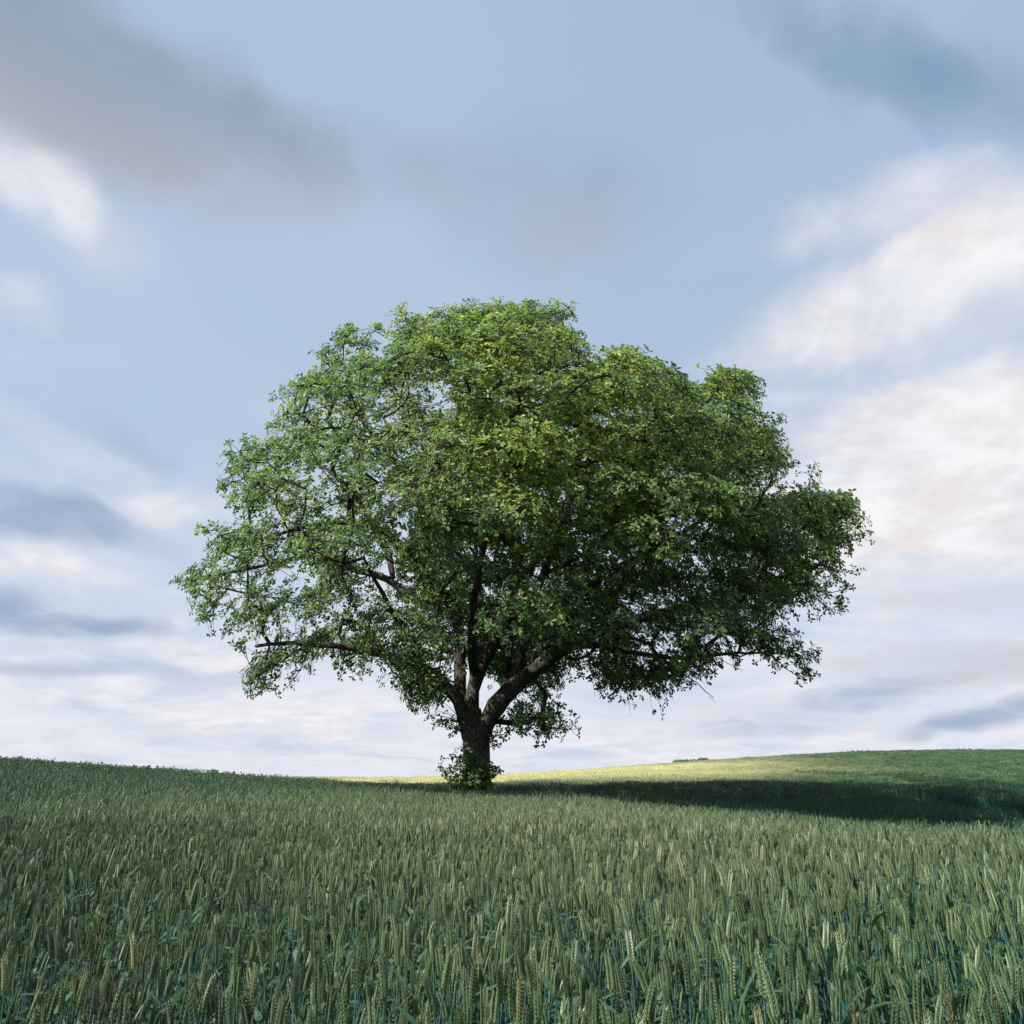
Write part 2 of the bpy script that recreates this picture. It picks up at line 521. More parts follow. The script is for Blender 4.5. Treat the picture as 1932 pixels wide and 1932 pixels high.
# open places in the crown where the sky shows (x, y, rx, ry, how open)
GAPS = [(838, 755, 42, 60, .95), (790, 835, 36, 40, .7), (700, 880, 60, 26, .5), (590, 905, 60, 30, .6), (510, 1000, 40, 50, .45), (640, 985, 60, 24, .5), (560, 1105, 90, 26, .8), (490, 1140, 60, 40, .55),
        (700, 1060, 46, 30, .6), (620, 1165, 90, 26, .75), (760, 1010, 40, 26, .5), (740, 1175, 46, 20, .5), (925, 1040, 30, 24, .7), (1010, 1000, 60, 14, .5), (1240, 985, 50, 18, .45), (1310, 1065, 80, 22, .7),
        (1290, 1010, 60, 18, .5), (1420, 1050, 70, 18, .5), (1230, 1145, 60, 16, .5), (1290, 1215, 90, 16, .6), (1135, 1235, 50, 26, .6), (1400, 1190, 80, 16, .5),
        (1500, 1000, 40, 60, .5), (1540, 1080, 40, 30, .45), (1100, 700, 36, 26, .6), (1340, 790, 30, 40, .5), (1090, 1000, 40, 20, .4), (820, 1260, 30, 30, .9), (640, 800, 40, 24, .35)]


def gap(px, py):
    g = np.zeros(np.shape(px))
    for x, y, rx, ry, s in GAPS:
        g = np.maximum(g, s * np.clip(1.6 - 1.2 * np.hypot((px - x) / (rx * 1.25), (py - y) / (ry * 1.25)), 0, 1))
    return g


# row spans of the outline -> depth of the crown at each height
rows = np.linspace(576, 1400, 120)
spans = []
xs_ = np.arange(330, 1645, 4.0)
for ry_ in rows:
    ok = xs_[inside(xs_, np.full_like(xs_, ry_))]
    spans.append((ok.min(), ok.max()) if len(ok) else (880, 920))
spans = np.array(spans)
kern = np.ones(9) / 9
spans = np.stack([np.convolve(np.pad(spans[:, i], 4, 'edge'), kern, 'valid') for i in (0, 1)], 1)
rz = np.array([at(966, r_, TY)[2] for r_ in rows])
half = np.array([(at(b_, r_, TY)[0] - at(a_, r_, TY)[0]) / 2 for (a_, b_), r_ in zip(spans, rows)])
cen = np.array([(at(b_, r_, TY)[0] + at(a_, r_, TY)[0]) / 2 for (a_, b_), r_ in zip(spans, rows)])
order = np.argsort(rz)
rz, half, cen = rz[order], half[order], cen[order]

# boughs: mounds of foliage through the crown, thickest towards its outside; leaf clumps dome over each
mounds, mw = [], []
tries = 0
while tries < 60:
    tries += 1
    n = 4000
    x = rng.uniform(-12.5, 13.5, n)
    y = rng.uniform(-9.5, 9.5, n)
    z = rng.uniform(2.6, 19.0, n)
    hw = np.interp(z, rz, half)
    xc = np.interp(z, rz, cen)
    u = (x - xc) / np.maximum(hw, 0.3)
    hd = np.minimum(0.80 * hw, 8.6) * np.sqrt(np.clip(1.0 - u * u, 0, 1)) + 0.35
    px, py = proj(x, TY + y, z)
    ok = (np.abs(y / hd) < 0.95)
    for ox, oy in ((0, 0), (28, 0), (-28, 0), (0, 14), (0, -24)):
        ok &= inside(px + ox, py + oy)
    rho = np.sqrt(u * u + (y / np.maximum(np.minimum(.8 * hw, 8.6), .3)) ** 2)
    edge = ~(inside(px, py - 110) & inside(px - 100, py) & inside(px + 100, py))
    wgt = 0.04 + 0.96 * sm(0.5, 0.8, rho)
    wgt = np.where(edge, 1.0, wgt)
    wgt = np.where((y < -2.5) & (py > 1040), wgt * 0.3, wgt)
    wgt = np.where((y < 1.0) & (py > 1195) & (px > 880) & (px < 1030), 0.0, wgt)      # the fork stays in view
    wgt = np.where((y > 2.0) & (py > 1150) & (px > 890) & (px < 1060), 1.0, wgt)
    wgt *= 1 - gap(px, py)
    ok &= rng.random(n) < wgt * 0.5
    for q in np.where(ok)[0]:
        p = np.array([x[q], y[q], z[q]])
        e = np.array(mounds) - p if mounds else np.full((1, 3), 99.0)
        sp_ = 1.72 if px[q] > 790 else 2.0
        if ((e[:, 0] ** 2 + e[:, 1] ** 2 + (1.45 * e[:, 2]) ** 2) > sp_ ** 2).all():
            mounds.append(p)
            mw.append(1.3 if px[q] > 850 and py[q] < 1010 else 0.95 if px[q] > 790 and py[q] < 1090 else 0.72)
for a, b_, d_ in ((935, 1215, 4.5), (962, 1245, 5.0), (922, 1180, 3.5), (985, 1265, 4.0), (948, 1265, 5.5)):      # boughs behind the fork
    mounds.append(at(a, b_, TY + d_) - np.array([0, TY, 0]))
    mw.append(0.9)
clumps, cm = [], []
for mi, p in enumerate(mounds):
    Rm = rng.uniform(0.75, 1.25)
    for t in range(60):
        if sum(1 for q in cm[-18:] if q == mi) >= int(round(rng.uniform(7, 11) * mw[mi])):
            break
        d_ = norm(rng.standard_normal(3))
        d_[2] = abs(d_[2]) * 0.72 - 0.14
        c_ = p + d_ * Rm * rng.uniform(0.6, 1.05)
        px, py = proj(c_[0], TY + c_[1], c_[2])
        if not inside(px + np.array([0, 10, -10, 0, 0.0]), py + np.array([0, 0, 0, 8, -10.0])).all():
            continue
        if rng.random() < float(gap(px, py)):
            continue
        if clumps and (np.linalg.norm(np.array(clumps[-24:]) - c_, axis=1) < 0.42).any():
            continue
        clumps.append(c_)
        cm.append(mi)
# sprigs that stand out of the outline
TIPS = [(345, 1088), (432, 860), (472, 830), (518, 792), (534, 738), (612, 660), (654, 624), (700, 626), (756, 598), (800, 600), (882, 578), (940, 584), (1000, 578), (1064, 584), (1084, 640), (1160, 668), (1216, 660), (1290, 712), (1364, 702), (1420, 712), (1408, 786), (1466, 806), (1474, 870),
        (1530, 908), (1604, 942), (1630, 1012), (1612, 1098), (1582, 1150), (1535, 1244), (1510, 1274), (1440, 1234), (1370, 1244), (1246, 1302), (1192, 1304), (1076, 1388), (1020, 1385), (780, 1328), (560, 1272), (500, 1298), (468, 1296), (452, 1224), (384, 1162), (358, 1112), (404, 1002)]
nbig = len(clumps)
for a, b_ in TIPS:
    a, b_ = a + (966 - a) * 0.008, b_ + (960 - b_) * 0.010
    for t in range(2):
        q = at(a + rng.normal(0, 9), b_ + rng.normal(0, 7), TY + rng.uniform(-1.6, 1.6))
        clumps.append(q - np.array([0, TY, 0]))
        cm.append(int(np.argmin(np.linalg.norm(np.array(mounds) - clumps[-1], axis=1))))
mound_up = np.array([(c_ - mounds[m_])[2] for c_, m_ in zip(clumps, cm)])
clumps = np.array(clumps) + np.array([0, TY, 0])
print('clumps', len(clumps), 'mounds', len(mounds))


# main limbs: (x, y) in the photograph (2000 px), dy = metres behind the trunk; first number = start radius
def limb(r0, r1, pts):
    P_ = np.array([at(a * .966, b * .966, TY + d) for a, b, d in pts])
    # smooth resample
    t = np.concatenate([[0], np.cumsum(np.linalg.norm(np.diff(P_, axis=0), axis=1))])
    n = max(4, int(t[-1] / 0.35))
    tt = np.linspace(0, t[-1], n)
    Q = np.stack([np.interp(tt, t, P_[:, i]) for i in range(3)], 1)
    for _ in range(3):
        Q[1:-1] = (Q[:-2] + 2 * Q[1:-1] + Q[2:]) / 4
    j = 0.05 * np.cumsum(rng.standard_normal((n, 3)), 0) * 0.35
    Q[1:] += (j - np.linspace(0, 1, n)[:, None] * j[-1])[1:]
    return Q, np.linspace(r0, r1, n) ** 1.0


LIMBS = [
    limb(.25, .05, [(921, 1440, 0), (921, 1400, 0), (922, 1356, 0), (927, 1320, .1), (936, 1288, .2), (954, 1263, .3), (977, 1236, .4), (992, 1205, .5), (1000, 1150, .6), (1010, 1080, .8), (1005, 1000, .9), (985, 900, 1), (960, 800, .6), (945, 690, 0)]),
    limb(.17, .05, [(992, 1205, .5), (1048, 1190, 0), (1100, 1165, -.8), (1180, 1130, -1.5), (1240, 1085, -2.2), (1300, 1060, -2.6), (1380, 1010, -3)]),
    limb(.31, .06, [(938, 1440, 0), (950, 1405, -.1), (978, 1366, -.2), (1006, 1335, -.3), (1048, 1304, -.4), (1110, 1263, -.6), (1180, 1225, -.9), (1260, 1200, -1.2), (1340, 1190, -1.6), (1420, 1160, -2), (1500, 1130, -2.2), (1590, 1110, -2.4)]),
    limb(.12, .04, [(1110, 1263, -.6), (1180, 1260, 0), (1250, 1280, .8), (1330, 1290, 1.4), (1400, 1280, 1.8), (1480, 1275, 2)]),
    limb(.16, .05, [(1048, 1304, -.4), (1060, 1240, .2), (1085, 1200, .8), (1130, 1130, 1.4), (1180, 1040, 1.8), (1230, 950, 2), (1250, 820, 1.6)]),
    limb(.17, .05, [(1006, 1335, -.3), (1025, 1250, -.6), (1040, 1190, -1), (1070, 1100, -1.8), (1110, 1000, -2.6), (1130, 900, -3), (1150, 780, -2.6)]),
    limb(.14, .04, [(985, 1358, -.2), (990, 1294, .8), (994, 1252, 1.4), (1010, 1190, 2.4), (1040, 1120, 3.6), (1060, 1040, 4.6), (1080, 950, 5)]),
    limb(.22, .05, [(915, 1440, 0), (905, 1390, 0), (882, 1356, -.1), (851, 1329, -.3), (820, 1304, -.5), (770, 1280, -.9), (700, 1265, -1.3), (620, 1262, -1.6), (560, 1250, -1.8), (500, 1262, -2)]),
    limb(.22, .05, [(912, 1430, .1), (905, 1385, .2), (893, 1330, .3), (898, 1260, .4), (893, 1205, .4), (870, 1170, .5), (847, 1146, .5), (835, 1109, .6), (833, 1062, .6), (830, 1016, .7), (815, 960, .7), (790, 920, .8), (760, 880, .9), (720, 840, 1), (685, 785, 1)]),
    limb(.13, .04, [(830, 1016, .7), (860, 950, 1), (890, 860, 1.4), (900, 780, 1.6), (895, 720, 1.6), (880, 650, 1.4)]),
    limb(.12, .04, [(835, 1109, .6), (819, 1095, .3), (795, 1068, 0), (773, 1050, -.3), (729, 1025, -.8), (698, 1019, -1), (633, 1016, -1.3), (560, 1040, -1.6), (480, 1060, -1.8)]),
    limb(.16, .05, [(893, 1205, .4), (840, 1185, .6), (800, 1161, .8), (766, 1127, 1), (710, 1118, 1.2), (648, 1093, 1.4), (617, 1078, 1.5), (560, 1095, 1.6), (480, 1110, 1.8), (410, 1132, 1.8)]),
    limb(.11, .04, [(767, 1127, 1), (757, 1081, 1.3), (732, 1037, 1.7), (700, 980, 2.1), (640, 920, 2.4), (580, 890, 2.6), (500, 900, 2.8)]),
    limb(.17, .05, [(927, 1320, .1), (920, 1260, -1.2), (925, 1190, -2.8), (945, 1080, -5), (975, 960, -6.6)]),
    limb(.13, .04, [(1180, 1225, -.9), (1210, 1150, -3), (1250, 1080, -5), (1300, 1000, -6.5)]),
    limb(.13, .04, [(820, 1304, -.5), (800, 1240, -2.2), (760, 1180, -4.2), (710, 1090, -6)]),
    limb(.16, .05, [(936, 1288, .2), (934, 1180, 2.2), (925, 1060, 4.8), (915, 960, 7)]),
    limb(.13, .04, [(1000, 1150, .6), (1060, 1080, 2.8), (1140, 1000, 5.2), (1200, 960, 6.6)]),
    limb(.13, .04, [(847, 1146, .5), (780, 1070, 3), (710, 1000, 5.4), (660, 960, 6.4)]),
]

# skeleton: limb nodes first, then every leaf clump joined to the nearest suitable node
pos, par, lid, rmin, plen = [], [], [], [], []
for li, (Q, rr) in enumerate(LIMBS):
    start = -1
    if li and pos:
        dd = np.linalg.norm(np.array(pos) - Q[0], axis=1)
        if dd.min() < 0.6:
            start = int(dd.argmin())
    for i in range(len(Q)):
        par.append(start if i == 0 else len(pos) - 1)
        plen.append(0.0 if par[-1] < 0 else plen[par[-1]] + float(np.linalg.norm(Q[i] - pos[par[-1]])))
        pos.append(Q[i])
        lid.append(li)
        rmin.append(rr[i])
NL = len(pos)
pos = [np.array(p) for p in pos]
rem = np.arange(len(clumps))
P0 = np.array(pos)
pl0 = np.array(plen)
usable = np.array([i for i in range(NL) if P0[i][2] > 4.0 or True])


def cost(cp_, pts, pl):
    d = np.linalg.norm(cp_[:, None] - pts[None], axis=2)
    down = np.clip(pts[None, :, 2] - cp_[:, None, 2], 0, 3)      # branches rarely run downwards
    return d + 0.10 * pl[None] + 0.25 * down


best = np.full(len(clumps), 1e9)
bi = np.zeros(len(clumps), int)
for s_ in range(0, NL, 200):
    cc = cost(clumps, P0[s_:s_ + 200], pl0[s_:s_ + 200])
    k = cc.argmin(1)
    v_ = cc[np.arange(len(clumps)), k]
    w_ = v_ < best
    best[w_] = v_[w_]
    bi[w_] = k[w_] + s_
done = np.zeros(len(clumps), bool)
tip_of = np.zeros(len(clumps), int)
for _ in range(len(clumps)):
    b_ = np.where(done, 1e9, best - 0.10 * pl0.mean() * 0)
    k = int(b_.argmin())
    done[k] = True
    a = bi[k]
    A, B = pos[a], clumps[k]
    ln = float(np.linalg.norm(B - A))
    ns = max(1, int(round(ln / 0.5)))
    ga = par[a]
    tdir = norm(A - pos[ga]) if ga >= 0 else np.array([0, 0, 1.0])
    c1_ = A + tdir * ln * 0.35
    c2_ = B - (np.array([0, 0, 1.0]) * 0.12 + (B - A) * 0.25)
    prev = a
    newi = []
    for s_ in range(1, ns + 1):
        t = s_ / ns
        p = (1 - t) ** 3 * A + 3 * t * (1 - t) ** 2 * c1_ + 3 * t * t * (1 - t) * c2_ + t ** 3 * B
        if s_ < ns:
            p = p + rng.standard_normal(3) * 0.05
        pos.append(p)
        par.append(prev)
        lid.append(lid[a])
        rmin.append(0.0)
        plen.append(plen[prev] + float(np.linalg.norm(p - pos[prev])))
        prev = len(pos) - 1
        newi.append(prev)
    tip_of[k] = prev
    pts = np.array([pos[i] for i in newi])
    cc = cost(clumps, pts, np.array([plen[i] for i in newi]))
    kk = cc.argmin(1)
    v_ = cc[np.arange(len(clumps)), kk]
    w_ = (v_ < best) & ~done
    best[w_] = v_[w_]
    bi[w_] = np.array(newi)[kk][w_]

pos = np.array(pos)
par = np.array(par)
lid = np.array(lid)
E_ = 2.25
acc = np.zeros(len(pos))
acc[tip_of] += 0.011 ** E_
for i in range(len(pos) - 1, -1, -1):
    if par[i] >= 0:
        acc[par[i]] += acc[i]
rad_ = np.maximum(acc, 0.008 ** E_) ** (1 / E_)
rad_[:NL] = np.where(np.array(rmin[:NL]) > 0, np.maximum(np.array(rmin[:NL]), 0.55 * rad_[:NL]), rad_[:NL])
kids = [[] for _ in pos]
for i, p in enumerate(par):
    if p >= 0:
        kids[p].append(i)

oak = empty('oak_tree', (TX, TY, TZ))
tag(oak, 'large spreading oak with thick trunk and broad green crown in the wheat field', 'tree')
O = np.array([TX, TY, TZ])


def child(name, me, parent):
    o = bpy.data.objects.new(name, me)
    col.objects.link(o)
    o.parent = parent
    return o


# trunk: fluted, flared at the foot
tz = np.concatenate([np.linspace(-0.3, 1.9, 16), np.linspace(2.05, 3.3, 9)])
ta = np.arange(40) * 2 * np.pi / 40
px_, pz_ = at(895, 1380, TY)[0] - TX, 0
tv = []
for z in tz:
    r_ = 0.405 + 0.30 * math.exp(-max(z, 0) / 0.62) + 0.03 * sm(2.0, 3.0, np.array(z))
    r_ *= 1.0 - 0.62 * float(sm(2.35, 3.35, np.array(z)))
    fl = 0.05 + 0.10 * math.exp(-max(z, 0) / 0.8)
    w_ = 1 + fl * (0.6 * np.sin(ta * 5 + 0.7 + z * 0.3) + 0.4 * np.sin(ta * 3 + 2.1 - z * 0.5)) + 0.02 * np.sin(ta * 11 + z * 3)
    cx = 0.02 * math.sin(z * 1.3)
    tv.append(np.stack([cx + r_ * w_ * np.cos(ta), r_ * w_ * np.sin(ta), np.full(40, z)], 1))
n_ = len(tz)
I, J = np.meshgrid(np.arange(n_ - 1), np.arange(40), indexing='ij')
I, J = I.ravel(), J.ravel()
tq = np.stack([I * 40 + J, I * 40 + (J + 1) % 40, (I + 1) * 40 + (J + 1) % 40, (I + 1) * 40 + J], 1)
child('trunk', mesh_np('trunk', np.concatenate(tv), [tq], [M['bark']]), oak)

# limbs with their branches, each limb one part; its leaves a sub-part
crown_c = np.array([TX + 0.6, TY, 8.5])
for li in range(len(LIMBS)):
    g = Geo()
    stack = [i for i in range(len(pos)) if lid[i] == li and (par[i] < 0 or lid[par[i]] != li or i == np.where(lid == li)[0][0])]
    todo = [(i, par[i]) for i in stack]
    while todo:
        i, p = todo.pop()
        chain = [p] if p >= 0 else []
        cur = i
        while True:
            chain.append(cur)
            ks = [k for k in kids[cur] if lid[k] == li]
            if not ks:
                break
            ks.sort(key=lambda k: (k < NL, rad_[k]), reverse=True)
            for k in ks[1:]:
                todo.append((k, cur))
            cur = ks[0]
        rr = rad_[chain].copy()
        if p >= 0 and len(rr) > 1:
            rr[0] = min(rr[0], rr[1] * 1.15)
        big = rr.max()
        if len(chain) > 1:
            pts = pos[chain] - O
            sd_ = 12 if big > 0.12 else 7 if big > 0.05 else 4
            g.tube(pts, rr * (1 + 0.06 * rng.standard_normal(len(rr))), sd_)
    L_ = child('limb', g.mesh('limb', [M['bark']]), oak)
    mine = [k for k in range(len(clumps)) if lid[tip_of[k]] == li]
    if not mine:
        continue
    RP, RA, RT, RY, tw = [], [], [], [], Geo()
    for k in mine:
        c_ = clumps[k]
        out = norm((c_ - crown_c) * np.array([1, 1.2, 0.8]))
        ax = norm(out * 0.80 + np.array([0, 0, 0.75]) + 0.2 * rng.standard_normal(3))
        u_ = norm(np.cross(ax, [0.3, 1, 0.2]))
        w2 = np.cross(ax, u_)
        small = 0.55 if k >= nbig else 1.0
        nr = int(rng.integers(12, 19) * (0.5 if k >= nbig else 1.0 if c_[0] > TX - 2.5 else 0.85))
        rr_ = 0.54 * np.sqrt(rng.random(nr)) * rng.uniform(0.85, 1.2) * small
        far = rng.random(nr) < 0.16
        rr_ = np.where(far, rr_ + 0.26, rr_)
        ph = rng.random(nr) * 2 * np.pi
        hz = 0.24 * (1 - (rr_ / 0.52) ** 2) + rng.uniform(-0.16, 0.10, nr)
        p_ = c_ + (np.cos(ph) * rr_)[:, None] * u_ + (np.sin(ph) * rr_)[:, None] * w2 + hz[:, None] * ax
        aa = norm(0.9 * ax + 0.9 * (p_ - c_) + 0.25 * rng.standard_normal((nr, 3)))
        ct = np.clip(0.28 + 0.15 * rng.standard_normal(), 0.02, 0.9)
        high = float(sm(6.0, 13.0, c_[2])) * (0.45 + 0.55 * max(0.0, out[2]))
        cy = (0.25 + 0.75 * high) * rng.random() * float(sm(-0.1, 0.5, mound_up[k]))  # mound tops paler: sunlight painted in on top of new growth
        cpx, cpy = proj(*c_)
        sunlit = math.exp(-((cpx - 1040) / 260) ** 2 - ((cpy - 820) / 150) ** 2) * (1 if c_[1] < TY + 1 else .3)   # sunlit front of the crown, painted into the leaf tint
        cy = min(1.0, cy * (0.6 + 1.8 * sunlit) + 0.35 * sunlit * float(sm(-0.1, 0.5, mound_up[k])))
        ct = min(0.97, ct + 0.50 * sunlit)
        RP.append(p_)
        RA.append(aa)
        RT.append(np.clip(ct + 0.12 * rng.standard_normal(nr), 0, 1))
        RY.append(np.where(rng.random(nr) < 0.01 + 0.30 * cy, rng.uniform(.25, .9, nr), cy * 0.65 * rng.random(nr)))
        # twigs to the shoots
        tip = pos[tip_of[k]]
        q_ = p_ - aa * 0.05
        d_ = norm(q_ - tip)
        e1 = norm(np.cross(d_, np.array([0.31, 0.57, 0.76])))
        e2 = np.cross(d_, e1)
        ring = [e1, -0.5 * e1 + 0.87 * e2, -0.5 * e1 - 0.87 * e2]
        tv_ = np.stack([tip + e * 0.008 for e in ring] + [q_ + e * 0.004 for e in ring], 1).reshape(-1, 3) - O
        o_ = (np.arange(nr) * 6)[:, None]
        tw.add(tv_, np.concatenate([o_ + np.array(f4) for f4 in ([0, 1, 4, 3], [1, 2, 5, 4], [2, 0, 3, 5])]))
    RP, RA, RT, RY = (np.concatenate(a) for a in (RP, RA, RT, RY))
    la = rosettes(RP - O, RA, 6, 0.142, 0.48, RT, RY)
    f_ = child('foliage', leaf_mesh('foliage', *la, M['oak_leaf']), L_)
    f_['kind'] = 'stuff'
    t_ = child('twigs', tw.mesh('twigs', [M['bark']]), L_)
    t_['kind'] = 'stuff'

# leafy shoots on the trunk and low boughs
for (a, b_, dy_, s_, n) in [(934, 1385, -.1, .22, 9), (932, 1405, -.1, .12, 5), (928, 1366, -.2, .18, 6), (846, 1355, -.3, .3, 16), (838, 1372, -.2, .2, 9), (930, 1448, -.2, .1, 5), (934, 1464, -.2, .12, 4)]:
    RP, RA = [], []
    tw = Geo()
    c_ = at(a, b_, TY + dy_)
    sg = 1 if a > 896 else -1
    foot = np.array([TX + sg * 0.36, TY - 0.1, c_[2] - 0.15])
    for q in range(n):
        p_ = c_ + rng.standard_normal(3) * s_ * np.array([1, .6, .8])
        RP.append(p_)
        RA.append(norm(np.array([sg * .6, -.3, .5]) + .4 * rng.standard_normal(3)))
        tw.tube(np.array([foot, (foot + p_) / 2 + [0, 0, .05], p_]) - O, [.012, .009, .005], 4, cap=False)
    RP, RA = np.array(RP), np.array(RA)
    sh = child('trunk_shoot', tw.mesh('trunk_shoot', [M['bark']]), oak)
    f_ = child('foliage', leaf_mesh('foliage', *rosettes(RP - O, RA, 6, .15, .5, np.full(len(RP), .35), np.full(len(RP), .1)), M['oak_leaf']), sh)
    f_['kind'] = 'stuff'

# bare dead twigs hanging below the right-hand boughs, and one pale dead branch inside the crown
for pts, r0 in [([(1310, 1285), (1340, 1320), (1362, 1334), (1378, 1352), (1395, 1362)], .022), ([(1340, 1292), (1362, 1306), (1386, 1318)], .014), ([(1350, 1321), (1362, 1324), (1374, 1334)], .010),
                ([(1400, 1282), (1425, 1298), (1451, 1311)], .014), ([(1222, 1342), (1228, 1370), (1231, 1398)], .009), ([(1157, 1330), (1158, 1352), (1163, 1360)], .008), ([(1385, 1360), (1392, 1366), (1396, 1374)], .007),
                ([(1212, 1202), (1232, 1224), (1244, 1240), (1262, 1262)], .035)]:
    P_ = np.array([at(a * .966 if a < 1000 else a * .966, b_ * .966, TY - .6) for a, b_ in pts]) - O
    g = Geo()
    g.tube(P_ + rng.standard_normal(P_.shape) * .015, np.linspace(r0, r0 * .45, len(P_)), 5)
    child('dead_branch', g.mesh('dead_branch', [M['dead_wood']]), oak)

# ------------------------------------------------------------------ elder bush at the foot of the trunk
EB = np.array([TX - 0.30, TY - 0.75, 0.0])
EB[2] = float(gh(EB[0], EB[1]))
elder = empty('elder_bush', EB)
tag(elder, 'elder bush with cream flower heads growing against the foot of the oak trunk', 'bush')
g = Geo()
RP, RA = [], []
targets = [(856, 1442, -.3), (848, 1462, -.3), (870, 1455, -.4), (884, 1430, -.5), (878, 1418, -.2), (900, 1440, -.5), (905, 1462, -.5), (888, 1470, -.5), (868, 1470, -.3), (912, 1450, -.3), (895, 1455, -.6), (880, 1445, -.6), (858, 1478, -.4), (918, 1470, -.4), (900, 1478, -.6), (884, 1482, -.6)]
for (a, b_, dy_) in targets:
    c_ = at(a, b_, TY - .45 + dy_ * .6) - EB
    foot = np.array([rng.uniform(-.2, .2), rng.uniform(-.1, .1), -0.05])
    g.tube(np.array([foot, foot * .5 + c_ * .45 + [0, 0, .12], c_]), [.022, .016, .008], 5)
    for q in range(13):
        p_ = c_ + rng.standard_normal(3) * np.array([.16, .13, .13])
        RP.append(p_)
        RA.append(norm(np.array([0, -.45, .7]) + .5 * rng.standard_normal(3)))
child('branch', g.mesh('branch', [M['bark']]), elder)
RP, RA = np.array(RP), np.array(RA)
f_ = child('foliage', leaf_mesh('foliage', *rosettes(RP, RA, 6, .115, .52, np.clip(.4 + .25 * rng.standard_normal(len(RP)), 0, 1), np.zeros(len(RP))), M['elder_leaf']), elder)
f_['kind'] = 'stuff'
# flat cream flower heads
us = []
for k in range(40):
    rr_, ph = 0.10 * math.sqrt(random.random()), random.random() * 6.283
    us.append((rr_ * math.cos(ph), rr_ * math.sin(ph), -2.2 * rr_ * rr_))
g = Geo()
for x, y, z in us:
    s_ = .014
    g.add(np.array([[x - s_, y, z], [x, y - s_, z], [x + s_, y, z], [x, y + s_, z], [x, y, z + .008], [x * .3, y * .3, z - .05]]), None, [[0, 1, 4], [1, 2, 4], [2, 3, 4], [3, 0, 4], [0, 5, 1], [2, 5, 3]])
um = g.mesh('flower_head', [M['umbel']], smooth=False)
for (a, b_) in [(878, 1402), (872, 1410), (884, 1412), (876, 1414), (888, 1417), (908, 1452), (900, 1464), (902, 1473)]:
    c_ = at(a, b_, TY - 1.35) - EB
    o = child('flower_head', um, elder)
    o.location = c_
    o.rotation_euler = (R(35 + 20 * random.random()), R(random.uniform(-20, 20)), random.random() * 6)
    o.scale = [random.uniform(.55, .85)] * 3

# ------------------------------------------------------------------ hedges along the far field edges
def hedge(label, y, pts, depth=1.2):
    """pts: top edge as seen in the photograph (1932 px), at distance y"""
    P_ = np.array([at(a, b_ + (0.5 if y < 60 else 3.6), y) for a, b_ in pts])
    x0, x1 = P_[0][0], P_[-1][0]
    base = np.array([(x0 + x1) / 2, y, float(gh((x0 + x1) / 2, y))])
    h_ = empty('hedge', base)
    tag(h_, label, 'hedge', 'hedges on the skyline')
    n = int(150 * (x1 - x0))
    x = rng.uniform(x0, x1, n)
    top = np.interp(x, P_[:, 0], P_[:, 2]) + 0.06 * rng.standard_normal(n)
    gz = gh(x, np.full(n, y))
    endf = sm(0, .8, x - x0) * sm(0, .8, x1 - x)
    z = gz + (top - gz) * rng.random(n) ** .45 * (0.5 + .5 * endf)
    yy = y + rng.uniform(-depth, depth, n) * .5
    p = np.stack([x, yy, z], 1)
    ax = norm(np.stack([.3 * rng.standard_normal(n), -.5 + .4 * rng.standard_normal(n), .8 + 0 * x], 1))
    f_ = child('foliage', leaf_mesh('foliage', *rosettes(p - base, ax, 5, .15, .6, np.clip(.4 + .25 * rng.standard_normal(n), 0, 1), np.zeros(n)), M['hedge_leaf']), h_)
    f_['kind'] = 'stuff'
    g = Geo()
    for xx in np.arange(x0 + .4, x1, 1.1):
        zb = float(gh(xx, y))
        zt = float(np.interp(xx, P_[:, 0], P_[:, 2]))
        g.tube(np.array([[xx, y, zb - .1], [xx + .1, y, (zb + zt) / 2], [xx - .05, y, zt - .25]]) - base, [.05, .035, .015], 5)
    child('stem', g.mesh('stem', [M['bark']]), h_)['kind'] = 'stuff'


hedge('low dark hedge running down the brow of the field, left of the oak', 42, [(-60, 1424), (60, 1434), (150, 1443), (280, 1449), (330, 1451), (370, 1454)])
hedge('short dark hedge end at the foot of the brow beside the yellow wheat', 46, [(372, 1452), (410, 1455), (450, 1461), (490, 1464), (512, 1468)])
hedge('tiny dark hedge beyond the yellow wheat, right of the oak trunk', 104, [(926, 1455), (946, 1456.5), (975, 1457)], 1.5)
hedge('thin dark hedge on the shoulder of the rising green hill', 100, [(1262, 1432), (1300, 1430), (1345, 1427)], 1.5)
hedge('dark hedge on the hilltop nearer the oak', 98, [(1575, 1417), (1625, 1413), (1668, 1415)], 1.5)
hedge('dark hedge on the highest stretch of the hilltop', 98, [(1760, 1414), (1810, 1410), (1850, 1412)], 1.5)


